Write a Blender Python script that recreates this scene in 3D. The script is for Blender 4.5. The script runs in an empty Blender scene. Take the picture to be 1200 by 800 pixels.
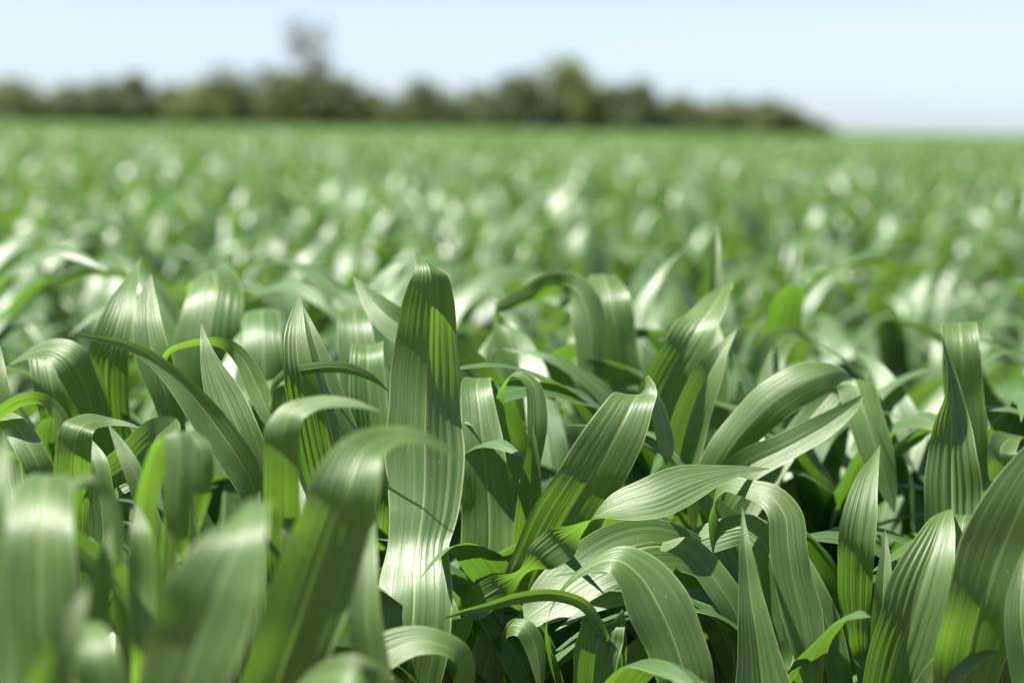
import bpy, math, random
import numpy as np
from mathutils import Vector, Matrix

random.seed(7)
rng = np.random.default_rng(11)
S = bpy.context.scene
COL = S.collection
RAD = math.radians

# ------------------------------------------------------------------ camera
W0, H0 = 1200.0, 800.0
FOCAL = 70.0
FPX = FOCAL / 36.0 * W0
CAM_H = 1.12
FOCUS = 1.98
PITCH = math.atan(252.0 / FPX)
ROLL = RAD(0.95)
F = np.array([0.0, math.cos(PITCH), -math.sin(PITCH)])
U0 = np.array([0.0, math.sin(PITCH), math.cos(PITCH)])
X0 = np.array([1.0, 0, 0])
R = math.cos(ROLL) * X0 + math.sin(ROLL) * U0
U = -math.sin(ROLL) * X0 + math.cos(ROLL) * U0
CAMP = np.array([0.0, 0.0, CAM_H])

def P(x, y, D):
    """point at depth D seen at the photograph's pixel x, y"""
    return CAMP + D * (F + (x - W0 / 2) / FPX * R + (H0 / 2 - y) / FPX * U)

def ground_at(x, D):
    """point on the ground at depth D under pixel column x"""
    p = P(x, H0 / 2, D)
    return np.array([p[0], p[1], 0.0])

cd = bpy.data.cameras.new("camera")
cam = bpy.data.objects.new("camera", cd)
COL.objects.link(cam)
cam.matrix_world = Matrix(((R[0], U[0], -F[0], CAMP[0]), (R[1], U[1], -F[1], CAMP[1]), (R[2], U[2], -F[2], CAMP[2]), (0, 0, 0, 1)))
cd.lens = FOCAL
cd.sensor_width = 36.0
cd.clip_start = 0.05
cd.clip_end = 20000
cd.dof.use_dof = True
cd.dof.focus_distance = FOCUS
cd.dof.aperture_fstop = 2.7
cd.dof.aperture_blades = 9
S.camera = cam

# ------------------------------------------------------------------ light
SUN_EL, SUN_AZ = 61.0, -106.0          # azimuth from +Y, positive to the right
sd = np.array([math.sin(RAD(SUN_AZ)) * math.cos(RAD(SUN_EL)), math.cos(RAD(SUN_AZ)) * math.cos(RAD(SUN_EL)), math.sin(RAD(SUN_EL))])
sl = bpy.data.lights.new("sun", 'SUN')
sl.energy = 5.0
sl.angle = RAD(0.53)
sl.color = (1.0, 0.955, 0.86)
so = bpy.data.objects.new("sun", sl)
COL.objects.link(so)
so.rotation_euler = Vector(-sd).to_track_quat('-Z', 'Y').to_euler()

wd = bpy.data.worlds.new("World")
S.world = wd
wd.use_nodes = True
nt = wd.node_tree
bg = nt.nodes["Background"]
sky = nt.nodes.new("ShaderNodeTexSky")
sky.sky_type = 'NISHITA'
sky.sun_disc = False
sky.sun_elevation = RAD(SUN_EL)
sky.sun_rotation = RAD(SUN_AZ)
sky.altitude = 0
sky.air_density = 0.6
sky.dust_density = 0.5
sky.ozone_density = 1.0
tint = nt.nodes.new("ShaderNodeMix")
tint.data_type = 'RGBA'
tint.blend_type = 'MULTIPLY'
tint.inputs[0].default_value = 1.0
tint.inputs[7].default_value = (0.93, 0.97, 1.05, 1)
hsv = nt.nodes.new("ShaderNodeHueSaturation")
hsv.inputs['Saturation'].default_value = 0.6
nt.links.new(sky.outputs[0], hsv.inputs['Color'])
nt.links.new(hsv.outputs[0], tint.inputs[6])
nt.links.new(tint.outputs[2], bg.inputs[0])
bg.inputs[1].default_value = 0.053
S.view_settings.view_transform = 'Standard'
S.view_settings.look = 'None'
S.view_settings.gamma = 1
S.view_settings.use_curve_mapping = False
S.view_settings.exposure = 1.74
S.render.engine = 'CYCLES'
cy = S.cycles
cy.use_denoising = True
cy.max_bounces = 8
cy.diffuse_bounces = 3
cy.glossy_bounces = 3
cy.transmission_bounces = 6
cy.caustics_reflective = False
cy.caustics_refractive = False
cy.sample_clamp_indirect = 6

# ------------------------------------------------------------------ materials
class NT:
    def __init__(s, name):
        s.m = bpy.data.materials.new(name)
        s.m.use_nodes = True
        s.t = s.m.node_tree
        s.t.nodes.clear()
        s.out = s.n("ShaderNodeOutputMaterial")
    def n(s, typ, **kw):
        nd = s.t.nodes.new(typ)
        for k, v in kw.items():
            setattr(nd, k, v)
        return nd
    def put(s, sock, v):
        if v is None:
            return
        if hasattr(v, 'is_output') or isinstance(v, bpy.types.NodeSocket):
            s.t.links.new(v, sock)
        else:
            sock.default_value = v
    def math(s, op, a, b=None, c=None, clamp=False):
        nd = s.n("ShaderNodeMath", operation=op, use_clamp=clamp)
        for i, v in enumerate((a, b, c)):
            s.put(nd.inputs[i], v)
        return nd.outputs[0]
    def ramp(s, fac, lo, hi, a=0.0, b=1.0):
        nd = s.n("ShaderNodeMapRange", interpolation_type='SMOOTHSTEP')
        for i, v in enumerate((fac, lo, hi, a, b)):
            s.put(nd.inputs[i], v)
        return nd.outputs[0]
    def mix(s, fac, a, b, mode='MIX'):
        nd = s.n("ShaderNodeMix", data_type='RGBA', blend_type=mode)
        s.put(nd.inputs[0], fac)
        s.put(nd.inputs[6], a)
        s.put(nd.inputs[7], b)
        return nd.outputs[2]
    def noise(s, vec, scale, detail=2.0, rough=0.5):
        nd = s.n("ShaderNodeTexNoise")
        s.put(nd.inputs['Vector'], vec)
        nd.inputs['Scale'].default_value = scale
        nd.inputs['Detail'].default_value = detail
        nd.inputs['Roughness'].default_value = rough
        return nd.outputs['Fac']
    def vec(s, x, y, z):
        nd = s.n("ShaderNodeCombineXYZ")
        for i, v in enumerate((x, y, z)):
            s.put(nd.inputs[i], v)
        return nd.outputs[0]

def c4(r, g, b):
    return (r, g, b, 1.0)

def leaf_material(name, fine=True):
    M = NT(name)
    uv = M.n("ShaderNodeUVMap")
    sep = M.n("ShaderNodeSeparateXYZ")
    M.t.links.new(uv.outputs[0], sep.inputs[0])
    u, v = sep.outputs[0], sep.outputs[1]
    geo = M.n("ShaderNodeNewGeometry")
    rnd = geo.outputs['Random Per Island']
    r100 = M.math('MULTIPLY', rnd, 97.0)
    r7 = M.math('FRACT', M.math('MULTIPLY', rnd, 17.31))
    s = M.math('ABSOLUTE', M.math('SUBTRACT', u, 0.5))           # 0 at midrib, .5 at margin
    broad = M.noise(M.vec(M.math('MULTIPLY', u, 9.0), M.math('MULTIPLY', v, 1.6), r100), 1.0, 2.0)
    fineN = M.noise(M.vec(M.math('MULTIPLY', u, 60.0), M.math('MULTIPLY', v, 2.2), r100), 1.0, 2.0, 0.6)
    blot = M.noise(M.vec(M.math('MULTIPLY', u, 3.0), M.math('MULTIPLY', v, 9.0), r100), 1.0, 3.0, 0.6)
    col = M.mix(rnd, c4(0.078, 0.128, 0.014), c4(0.030, 0.086, 0.024))
    col = M.mix(M.ramp(broad, 0.35, 0.7), col, c4(0.078, 0.132, 0.032))
    col = M.mix(M.math('MULTIPLY', M.ramp(fineN, 0.52, 0.72), 0.55), col, c4(0.112, 0.172, 0.052))
    trc = M.mix(r7, c4(0.13, 0.37, 0.02), c4(0.25, 0.48, 0.028) if fine else c4(0.18, 0.45, 0.05))
    trc = M.mix(M.math('MULTIPLY', M.ramp(fineN, 0.40, 0.65), 0.65), trc, c4(0.36, 0.53, 0.07))
    trc = M.mix(M.math('MULTIPLY', M.ramp(broad, 0.4, 0.7), 0.5), trc, c4(0.17, 0.38, 0.014))
    # patchy yellowing and dry tips
    yel = M.math('MULTIPLY', M.ramp(blot, 0.62, 0.80), 0.45)
    col = M.mix(yel, col, c4(0.19, 0.23, 0.07))
    tip = M.math('MULTIPLY', M.ramp(M.math('ADD', v, M.math('MULTIPLY', blot, 0.08)), 0.975, 1.03), M.ramp(r7, 0.3, 0.5))
    col = M.mix(tip, col, c4(0.30, 0.24, 0.10))
    # pale margin, the glint of the edges painted into its colour, and midrib
    marg = M.math('MULTIPLY', M.ramp(s, 0.472, 0.49), 0.6)
    col = M.mix(marg, col, c4(0.30, 0.36, 0.16))
    rib = M.ramp(s, M.math('MULTIPLY_ADD', v, -0.008, 0.012), M.math('MULTIPLY_ADD', v, -0.014, 0.024), 1.0, 0.0)
    col = M.mix(M.math('MULTIPLY', rib, 0.85), col, c4(0.26, 0.33, 0.14))
    trc = M.mix(M.math('MULTIPLY', rib, 0.8), trc, c4(0.10, 0.20, 0.02))
    if fine:
        scar = M.noise(M.vec(M.math('MULTIPLY', u, 11.0), M.math('MULTIPLY', v, 16.0), M.math('ADD', r100, 31.0)), 1.0, 4.0, 0.7)
        sm = M.math('MULTIPLY', M.ramp(scar, 0.675, 0.74), 0.75)
        col = M.mix(sm, col, c4(0.30, 0.25, 0.12))
        trc = M.mix(sm, trc, c4(0.30, 0.22, 0.06))
        spk = M.noise(M.vec(M.math('MULTIPLY', u, 34.0), M.math('MULTIPLY', v, 190.0), r100), 1.0, 1.0)
        col = M.mix(M.math('MULTIPLY', M.ramp(spk, 0.775, 0.81), 0.6), col, c4(0.50, 0.48, 0.36))
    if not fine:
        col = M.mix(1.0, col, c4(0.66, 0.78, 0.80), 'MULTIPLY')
    b = M.n("ShaderNodeBsdfPrincipled")
    M.put(b.inputs['Base Color'], col)
    rn = M.noise(M.vec(M.math('MULTIPLY', u, 14.0), M.math('MULTIPLY', v, 11.0), r100), 1.0, 3.0, 0.65)
    M.put(b.inputs['Roughness'], M.math('ADD', M.math('MULTIPLY_ADD', rn, 0.40, 0.22), M.math('MULTIPLY', fineN, 0.10)))
    b.inputs['Specular IOR Level'].default_value = 0.80 if fine else 0.88
    b.inputs['Sheen Weight'].default_value = 0.0
    b.inputs['Sheen Roughness'].default_value = 0.4
    hair = M.noise(M.vec(M.math('MULTIPLY', u, 90.0), M.math('MULTIPLY', v, 160.0), r100), 1.0, 2.0, 0.7)
    hgt = M.math('ADD', M.math('MULTIPLY', fineN, 0.50), M.math('MULTIPLY', broad, 0.6))
    hgt = M.math('ADD', hgt, M.math('MULTIPLY', hair, 0.16 if fine else 0.0))
    bump = M.n("ShaderNodeBump")
    bump.inputs['Strength'].default_value = 0.55 if fine else 0.4
    bump.inputs['Distance'].default_value = 0.0016
    M.put(bump.inputs['Height'], hgt)
    M.t.links.new(bump.outputs[0], b.inputs['Normal'])
    tr = M.n("ShaderNodeBsdfTranslucent")
    M.put(tr.inputs['Color'], trc)
    M.t.links.new(bump.outputs[0], tr.inputs['Normal'])
    mx = M.n("ShaderNodeMixShader")
    mx.inputs[0].default_value = 0.33 if fine else 0.20
    M.t.links.new(b.outputs[0], mx.inputs[1])
    M.t.links.new(tr.outputs[0], mx.inputs[2])
    M.t.links.new(mx.outputs[0], M.out.inputs[0])
    return M.m

def simple_material(name, c1, c2, scale, rough=0.7, spec=0.3, bump=0.0, transl=0.0, tcol=None):
    M = NT(name)
    geo = M.n("ShaderNodeNewGeometry")
    nz = M.noise(geo.outputs['Position'], scale, 4.0, 0.6)
    rnd = geo.outputs['Random Per Island']
    f = M.ramp(M.math('MULTIPLY_ADD', M.math('SUBTRACT', rnd, 0.5), 0.25, nz), 0.32, 0.68)
    col = M.mix(f, c1, c2)
    b = M.n("ShaderNodeBsdfPrincipled")
    M.put(b.inputs['Base Color'], col)
    b.inputs['Roughness'].default_value = rough
    b.inputs['Specular IOR Level'].default_value = spec
    if bump:
        bp = M.n("ShaderNodeBump")
        bp.inputs['Strength'].default_value = 0.7
        bp.inputs['Distance'].default_value = bump
        M.put(bp.inputs['Height'], nz)
        M.t.links.new(bp.outputs[0], b.inputs['Normal'])
    if transl:
        tr = M.n("ShaderNodeBsdfTranslucent")
        tr.inputs[0].default_value = tcol
        mx = M.n("ShaderNodeMixShader")
        mx.inputs[0].default_value = transl
        M.t.links.new(b.outputs[0], mx.inputs[1])
        M.t.links.new(tr.outputs[0], mx.inputs[2])
        M.t.links.new(mx.outputs[0], M.out.inputs[0])
    else:
        M.t.links.new(b.outputs[0], M.out.inputs[0])
    return M.m

MAT_LEAF = leaf_material("maize_leaf")
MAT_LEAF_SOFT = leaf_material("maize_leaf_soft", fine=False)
MAT_STALK = simple_material("maize_stalk", c4(0.09, 0.17, 0.035), c4(0.15, 0.23, 0.07), 30, 0.45, 0.5)
MAT_SOIL = simple_material("soil", c4(0.06, 0.042, 0.028), c4(0.12, 0.088, 0.06), 6, 0.95, 0.1, 0.03)
MAT_BARK = simple_material("bark", c4(0.09, 0.075, 0.06), c4(0.17, 0.15, 0.13), 5, 0.9, 0.1)
MAT_BUSH = {
    'dark': simple_material("foliage_dark", c4(0.080, 0.116, 0.050), c4(0.11, 0.144, 0.064), 1.2, 0.7, 0.2, 0, 0.22, c4(0.10, 0.13, 0.03)),
    'olive': simple_material("foliage_olive", c4(0.096, 0.132, 0.056), c4(0.126, 0.158, 0.070), 1.2, 0.7, 0.2, 0, 0.25, c4(0.16, 0.18, 0.04)),
    'bright': simple_material("foliage_bright", c4(0.14, 0.18, 0.06), c4(0.18, 0.215, 0.08), 1.2, 0.7, 0.2, 0, 0.28, c4(0.24, 0.27, 0.05)),
    'grey': simple_material("foliage_grey", c4(0.30, 0.34, 0.30), c4(0.40, 0.44, 0.40), 1.2, 0.7, 0.2, 0, 0.2, c4(0.15, 0.16, 0.10)),
}
MAT_HILL = simple_material("far_land", c4(0.08, 0.12, 0.10), c4(0.10, 0.14, 0.12), 0.01, 0.9, 0.1)  # green shifted towards blue, distance haze put into the colour

# ------------------------------------------------------------------ mesh helpers
def mesh_from(name, verts, faces, mat, uvs=None, smooth=True):
    """verts (n,3), faces (m,4) int, uvs per vertex (n,2)"""
    me = bpy.data.meshes.new(name)
    verts = np.asarray(verts, dtype=np.float32)
    faces = np.asarray(faces, dtype=np.int32)
    k = faces.shape[1]
    me.vertices.add(len(verts))
    me.vertices.foreach_set("co", verts.ravel())
    me.loops.add(faces.size)
    me.loops.foreach_set("vertex_index", faces.ravel())
    me.polygons.add(len(faces))
    me.polygons.foreach_set("loop_start", np.arange(0, faces.size, k, dtype=np.int32))
    me.polygons.foreach_set("loop_total", np.full(len(faces), k, dtype=np.int32))
    me.update(calc_edges=True)
    if uvs is not None:
        l = me.uv_layers.new(name="UVMap")
        l.data.foreach_set("uv", np.asarray(uvs, dtype=np.float32)[faces.ravel()].ravel())
    if smooth:
        me.polygons.foreach_set("use_smooth", np.ones(len(faces), dtype=bool))
    me.materials.append(mat)
    me.validate()
    return me

def link(name, me, parent=None):
    o = bpy.data.objects.new(name, me)
    COL.objects.link(o)
    if parent is not None:
        o.parent = parent
    return o

def thing(name, label, cat, loc, group=None, rz=0.0):
    o = bpy.data.objects.new(name, None)
    o.empty_display_size = 0.05
    COL.objects.link(o)
    o.location = loc
    o.rotation_euler = (0, 0, rz)
    o["label"] = label
    o["category"] = cat
    if group:
        o["group"] = group
    return o

def copy_tree(o, parent=None):
    c = o.copy()
    COL.objects.link(c)
    if parent is not None:
        c.parent = parent
    for ch in o.children:
        copy_tree(ch, c)
    return c

def catmull(pts, n):
    """resample a control polyline (columns may hold anything) evenly along the first three columns"""
    pts = np.asarray(pts, dtype=float)
    a = np.vstack([2 * pts[0] - pts[1], pts, 2 * pts[-1] - pts[-2]])
    seg = len(pts) - 1
    out = []
    for i in range(seg):
        p0, p1, p2, p3 = a[i], a[i + 1], a[i + 2], a[i + 3]
        d01 = max(np.linalg.norm((p1 - p0)[:3]), 1e-4) ** 0.5
        d12 = max(np.linalg.norm((p2 - p1)[:3]), 1e-4) ** 0.5
        d23 = max(np.linalg.norm((p3 - p2)[:3]), 1e-4) ** 0.5
        m1 = d12 * ((p1 - p0) / d01 - (p2 - p0) / (d01 + d12) + (p2 - p1) / d12)
        m2 = d12 * ((p2 - p1) / d12 - (p3 - p1) / (d12 + d23) + (p3 - p2) / d23)
        t = np.linspace(0, 1, 24, endpoint=(i == seg - 1))[:, None]
        out.append((2 * t ** 3 - 3 * t ** 2 + 1) * p1 + (t ** 3 - 2 * t ** 2 + t) * m1 + (-2 * t ** 3 + 3 * t ** 2) * p2 + (t ** 3 - t ** 2) * m2)
    q = np.vstack(out)
    d = np.concatenate([[0], np.cumsum(np.linalg.norm(np.diff(q[:, :3], axis=0), axis=1))])
    tt = np.linspace(0, d[-1], n)
    return np.stack([np.interp(tt, d, q[:, k]) for k in range(q.shape[1])], axis=1), d[-1]

def leaf_geo(ctrl, nu, nv, cup=0.10, vee=0.12, rip=0.06, pleat=0.0009, npl=9, rg=None, waves=None, vee_tip=None):
    """ctrl rows: x y z width sx sy sz from base to tip -> verts, faces, uvs of one blade"""
    rg = rg or rng
    q, L = catmull(ctrl, nv)
    C = q[:, :3]
    w = np.maximum(q[:, 3], 0.0006)
    T = np.gradient(C, axis=0)
    T /= np.linalg.norm(T, axis=1)[:, None] + 1e-9
    Sd = q[:, 4:7]
    Sd = Sd - (Sd * T).sum(1)[:, None] * T
    ln = np.linalg.norm(Sd, axis=1)[:, None]
    Sd = Sd / np.maximum(ln, 1e-6)
    for _ in range(2):
        Sd[1:-1] = (Sd[:-2] + 2 * Sd[1:-1] + Sd[2:]) / 4
        Sd = Sd - (Sd * T).sum(1)[:, None] * T
        Sd /= np.linalg.norm(Sd, axis=1)[:, None] + 1e-9
    N = np.cross(Sd, T)
    v = np.linspace(0, 1, nv)
    s = np.linspace(-1, 1, nu)
    # denser rows near the margins are not needed; a little irregular width
    wl = waves or (L / rg.uniform(0.09, 0.15))
    ph1, ph2 = rg.uniform(0, 6.28, 2)
    ph3, ph4, ph5 = rg.uniform(0, 6.28, 3)
    wj = 1 + 0.035 * np.sin(v * wl * 3.9 + ph3) + 0.02 * np.sin(v * wl * 9.1 + ph4)
    half = (w * wj / 2)[:, None]
    SS, VV = np.meshgrid(s, v)
    env = np.sin(np.pi * np.clip(VV, 0, 1)) ** 0.5
    if vee_tip is not None:
        vee = vee + (vee_tip - vee) * np.clip((VV - 0.45) / 0.3, 0, 1)
    side = np.where(SS > 0, np.sin(VV * wl * 6.28 + ph1), np.sin(VV * wl * 5.5 + ph2))
    off = half * (cup * SS ** 2 + vee * np.abs(SS) + 2 * rip * env * np.abs(SS) ** 1.7 * side)
    amp = pleat * np.clip(w / 0.05, 0, 1)[:, None] * (0.6 + 0.5 * np.sin(VV * 5 + ph3 + SS * 2))
    warp = 1.1 * np.sin(SS * 2.9 + ph5) + 0.8 * np.sin(SS * 6.1 + ph3 + VV * 2.0) + 0.7 * np.sin(VV * 4 + ph1)
    fade = 0.35 + 0.65 * np.clip(0.5 + 0.8 * np.sin(VV * 5.2 + ph2 + 1.7 * SS), 0, 1)
    off += 0.42 * amp * fade * np.sin(SS * npl * np.pi + ph4 + warp) * (1 - np.abs(SS) ** 8)
    off += amp * 0.24 * np.sin(SS * npl * 2.3 * np.pi + ph5 + 1.7 * warp)
    off += half * 0.035 * np.sin(SS * 2.2 + ph4 + VV * wl * 2.3) * np.sin(VV * wl * 3.1 + ph5)
    ribm = np.exp(-(SS / 0.05) ** 2)
    off -= ribm * 0.0022 * np.clip(w / 0.05, 0.2, 1)[:, None] * (1 - VV)
    Vv = C[:, None, :] + Sd[:, None, :] * (half * SS)[:, :, None] + N[:, None, :] * off[:, :, None]
    idx = np.arange(nu * nv).reshape(nv, nu)
    fc = np.stack([idx[:-1, :-1], idx[:-1, 1:], idx[1:, 1:], idx[1:, :-1]], axis=-1).reshape(-1, 4)
    uv = np.stack([(SS + 1) / 2, VV], axis=-1).reshape(-1, 2)
    return Vv.reshape(-1, 3), fc, uv

def tube(path, radii, n=8):
    path = np.asarray(path, float)
    T = np.gradient(path, axis=0)
    T /= np.linalg.norm(T, axis=1)[:, None] + 1e-9
    ref = np.array([0.31, 0.95, 0.05])
    A = np.cross(T, ref); A /= np.linalg.norm(A, axis=1)[:, None] + 1e-9
    B = np.cross(T, A)
    a = np.linspace(0, 2 * np.pi, n, endpoint=False)
    V = path[:, None, :] + np.asarray(radii)[:, None, None] * (np.cos(a)[None, :, None] * A[:, None, :] + np.sin(a)[None, :, None] * B[:, None, :])
    m = len(path)
    idx = np.arange(m * n).reshape(m, n)
    nx = np.roll(idx, -1, axis=1)
    f = np.stack([idx[:-1], nx[:-1], nx[1:], idx[1:]], axis=-1).reshape(-1, 4)
    return V.reshape(-1, 3), f

def merge(parts):
    vs, fs, us, k = [], [], [], 0
    for p in parts:
        vs.append(p[0]); fs.append(np.asarray(p[1]) + k); k += len(p[0])
        if len(p) > 2:
            us.append(p[2])
    return np.vstack(vs), np.vstack(fs), (np.vstack(us) if us else None)

def stalk_mesh(h, r=0.0125, rg=rng):
    z = np.linspace(0, h, 26)
    rad = r * (1 - 0.45 * z / h)
    node = 0.12 + 0.03 * rg.random()
    rad = rad * (1 + 0.16 * np.exp(-((z % node) - node * 0.5) ** 2 / 0.0004))
    rad[-1] = 0.002
    path = np.stack([0.012 * np.sin(z * 4 + rg.uniform(0, 6)) * z, 0.012 * np.sin(z * 3 + rg.uniform(0, 6)) * z, z], axis=1)
    v, f = tube(path, rad, 10)
    return mesh_from("stalk", v, f, MAT_STALK)

# ------------------------------------------------------------------ the ground, the far land
def structure(name, me):
    o = link(name, me)
    o["kind"] = "structure"
    return o

def grid_sheet(xs, ys, hf):
    X, Y = np.meshgrid(xs, ys)
    Z = hf(X, Y)
    nx, ny = len(xs), len(ys)
    idx = np.arange(nx * ny).reshape(ny, nx)
    f = np.stack([idx[:-1, :-1], idx[:-1, 1:], idx[1:, 1:], idx[1:, :-1]], axis=-1).reshape(-1, 4)
    return np.stack([X, Y, Z], axis=-1).reshape(-1, 3), f
v, f = grid_sheet(np.linspace(-3000, 3000, 41), np.concatenate([[-60, 0], np.linspace(20, 3200, 40)]), lambda x, y: 0 * x)
structure("ground", mesh_from("ground", v, f, MAT_SOIL))

def ridge(x, y):
    t = np.clip((y - 2300) / 500.0, 0, 1)
    return -0.5 + 6.0 * np.sin(np.pi * np.clip(t, 0, 1)) * (0.7 + 0.3 * np.sin(x / 260.0 + 0.6) + 0.2 * np.sin(x / 97.0))
v, f = grid_sheet(np.linspace(-2500, 2500, 120), np.linspace(2300, 2800, 16), ridge)
structure("hills", mesh_from("hills", v, f, MAT_HILL))

# ------------------------------------------------------------------ maize: leaves seen sharply, plant by plant
FACE = (1, 0, 0)       # blade flat to the viewer
def hero_leaf(parent, stalk_xy, pts, low=None, name="leaf", label=None, **kw):
    """pts base->tip: (px, py, depth, width px [, side (right, up, depth)])"""
    rows, side = [], FACE
    for p in pts:
        if len(p) > 4:
            side = p[4]
        w = P(p[0], p[1], p[2])
        sv = side[0] * R + side[1] * U + side[2] * F
        rows.append(list(w) + [p[3] * p[2] / FPX] + list(sv))
    b = np.array(rows[0][:3])
    hd = math.hypot(b[0] - stalk_xy[0], b[1] - stalk_xy[1])
    za = low if low is not None else max(0.10, b[2] - max(0.14, 0.8 * hd))
    wb = max(rows[0][3] * 0.8, 0.03)
    first = [stalk_xy[0], stalk_xy[1], za, wb * 0.6] + rows[0][4:]
    mid = [stalk_xy[0] * 0.6 + b[0] * 0.4, stalk_xy[1] * 0.6 + b[1] * 0.4, za * 0.5 + b[2] * 0.5, wb] + rows[0][4:]
    ctrl = np.array([first, mid] + rows)
    ctrl[:, :2] -= np.array(stalk_xy)
    seed = int(abs(pts[0][0] * 31 + pts[-1][1] * 7)) % 99991
    rg = np.random.default_rng(seed)
    vv, ff, uv = leaf_geo(ctrl, 41, 110, rg=rg, **kw)
    o = link(name, mesh_from("leaf", vv, ff, MAT_LEAF, uv), parent)
    if label:
        o["label"] = label
    return o

HG = "sharp maize plants near the focus"
def hero(px, D, label, leaves, group=HG, h=0.42):
    g = ground_at(px, D)
    t = thing("maize_plant", label, "maize plant", (g[0], g[1], 0), group)
    link("stalk", stalk_mesh(h), t)
    for lf in leaves:
        kw = lf[1] if len(lf) > 1 else {}
        hero_leaf(t, (g[0], g[1]), lf[0], **kw)
    return t

SIDE = (0.25, 0, 1)    # blade seen edge-on
UPB = (0, 1, 0.55)     # blade lying along a sideways run, its upper face towards the viewer
DNB = (0, 1, -0.55)    # the same with its underside towards the viewer

# 1: two upright leaves, left
hero(130, 2.32, "maize plant with a broad upright pointed leaf, left of the narrow dark spear", [
    ([(132, 560, 2.32, 48), (130, 500, 2.295, 50), (126, 450, 2.265, 51), (128, 413, 2.25, 50), (137, 380, 2.25, 40), (147, 347, 2.27, 27), (157, 320, 2.31, 11), (165, 302, 2.34, 1)], dict(pleat=0.0016, vee=0.05, npl=8)),
    ([(112, 575, 2.02, 40), (150, 545, 2.02, 50, (.8, -.5, .3)), (180, 515, 2.04, 46), (200, 497, 2.08, 22), (206, 490, 2.1, 2)], dict(vee=0.3)),
])
hero(212, 2.2, "maize plant with a narrow dark spear leaf and a thin blade bowed to the right", [
    ([(208, 560, 2.17, 30, (.4, 0, 1)), (203, 505, 2.16, 34, (.5, 0, 1)), (196, 470, 2.15, 36, (1, 0, .5)), (180, 420, 2.15, 41, (1, 0, .1)), (173, 380, 2.16, 33), (173, 350, 2.18, 20), (177, 321, 2.2, 1)], dict(pleat=0.0015, vee=0.1, label="narrow dark spear leaf")),
    ([(196, 415, 2.14, 20, (0, .3, -1)), (225, 402, 2.13, 24, (0, .3, -1)), (255, 402, 2.12, 28, (.1, .35, -1)), (283, 420, 2.10, 30, (.5, .6, -.7)), (300, 452, 2.09, 32, (.8, .4, -.5)), (316, 488, 2.08, 24, (.9, .4, -.4)), (332, 520, 2.08, 2)], dict(vee=-0.1, rip=0.02)),
])
hero(243, 2.66, "maize plant with a wide silvery leaf folded at its top, behind the thin bowed blade", [
    ([(240, 540, 2.6, 74), (238, 470, 2.58, 78), (242, 400, 2.56, 76), (251, 345, 2.58, 66), (252, 322, 2.62, 60), (244, 318, 2.68, 46, (1, .35, .3)), (230, 328, 2.74, 26, (1, .4, .3)), (220, 345, 2.78, 3)], dict(vee=-0.2, cup=-0.1, pleat=0.0014)),
], "maize plants just behind the focus")
hero(312, 2.62, "maize plant with a smooth pale bent leaf between the wide folded leaf and paired points", [
    ([(312, 560, 2.52, 44), (310, 480, 2.5, 46), (308, 410, 2.5, 46), (306, 375, 2.53, 44), (307, 362, 2.6, 36), (310, 368, 2.68, 20), (312, 385, 2.72, 2)], dict(vee=-0.1, cup=-0.1)),
], "maize plants just behind the focus")
hero(303, 2.0, "maize plant with a silver leaf spike crossed by a long blade bowed to the left", [
    ([(308, 590, 1.95, 40), (298, 550, 1.95, 46), (280, 505, 1.95, 50, (1, .3, 0)), (263, 465, 1.96, 44, (1, .3, 0)), (248, 430, 1.97, 26, (1, .2, 0)), (240, 402, 1.98, 11), (236, 379, 2.0, 1)], dict(pleat=0.0022, vee=0.12, npl=6)),
    ([(300, 578, 1.93, 36, (.6, .8, -.1)), (278, 535, 1.92, 42, (.6, .8, -.2)), (250, 495, 1.92, 42, (.6, .8, -.3)), (218, 455, 1.92, 36, (.5, .85, -.5)), (185, 423, 1.93, 26, (.3, 1, -.7)), (150, 404, 1.95, 15, (.1, 1, -.8)), (115, 396, 1.97, 8), (86, 391, 1.99, 1)], dict(vee=0.2, rip=0.02, label="long green blade bowed to the left")),
])
hero(385, 2.06, "maize plant with two dark pleated points side by side, left of the tallest leaf", [
    ([(388, 600, 2.045, 40), (375, 540, 2.02, 44), (362, 480, 1.995, 44), (350, 430, 1.982, 36), (347, 395, 1.99, 30), (349, 365, 2.01, 15), (351, 345, 2.03, 1)], dict(pleat=0.002, vee=0.05, npl=6)),
    ([(425, 620, 1.99, 36), (412, 560, 1.98, 36, (1, .3, .4)), (398, 500, 1.97, 34, (1, .3, .5)), (380, 440, 1.97, 28, (1, .3, .6)), (366, 395, 1.98, 16), (355, 358, 2.0, 1)], dict(pleat=0.0018, vee=0.25)),
    ([(318, 470, 2.06, 8, DNB), (325, 445, 2.03, 10, DNB), (360, 433, 1.97, 14, DNB), (400, 431, 1.94, 15, DNB), (430, 440, 1.93, 12, DNB), (455, 458, 1.93, 2, DNB)], dict(rip=0.0, label="thin yellow-green blade crossing the points")),
])
hero(100, 2.3, "maize plant with a short broad arched leaf, half shaded, near the left edge", [
    ([(116, 560, 2.22, 40), (112, 510, 2.2, 44, (1, .3, .3)), (100, 455, 2.18, 46, (1, .6, .2)), (82, 422, 2.17, 42, (.7, .9, .2)), (62, 410, 2.18, 30, (.2, 1, .6)), (36, 414, 2.2, 16, (0, 1, .7)), (10, 428, 2.22, 1)], dict(vee=-0.15)),
    ([(88, 560, 2.28, 40), (72, 500, 2.24, 44), (60, 450, 2.22, 44), (54, 415, 2.24, 40), (56, 404, 2.3, 32), (60, 410, 2.38, 12), (62, 420, 2.42, 2)], dict(vee=-0.1)),
])
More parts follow.
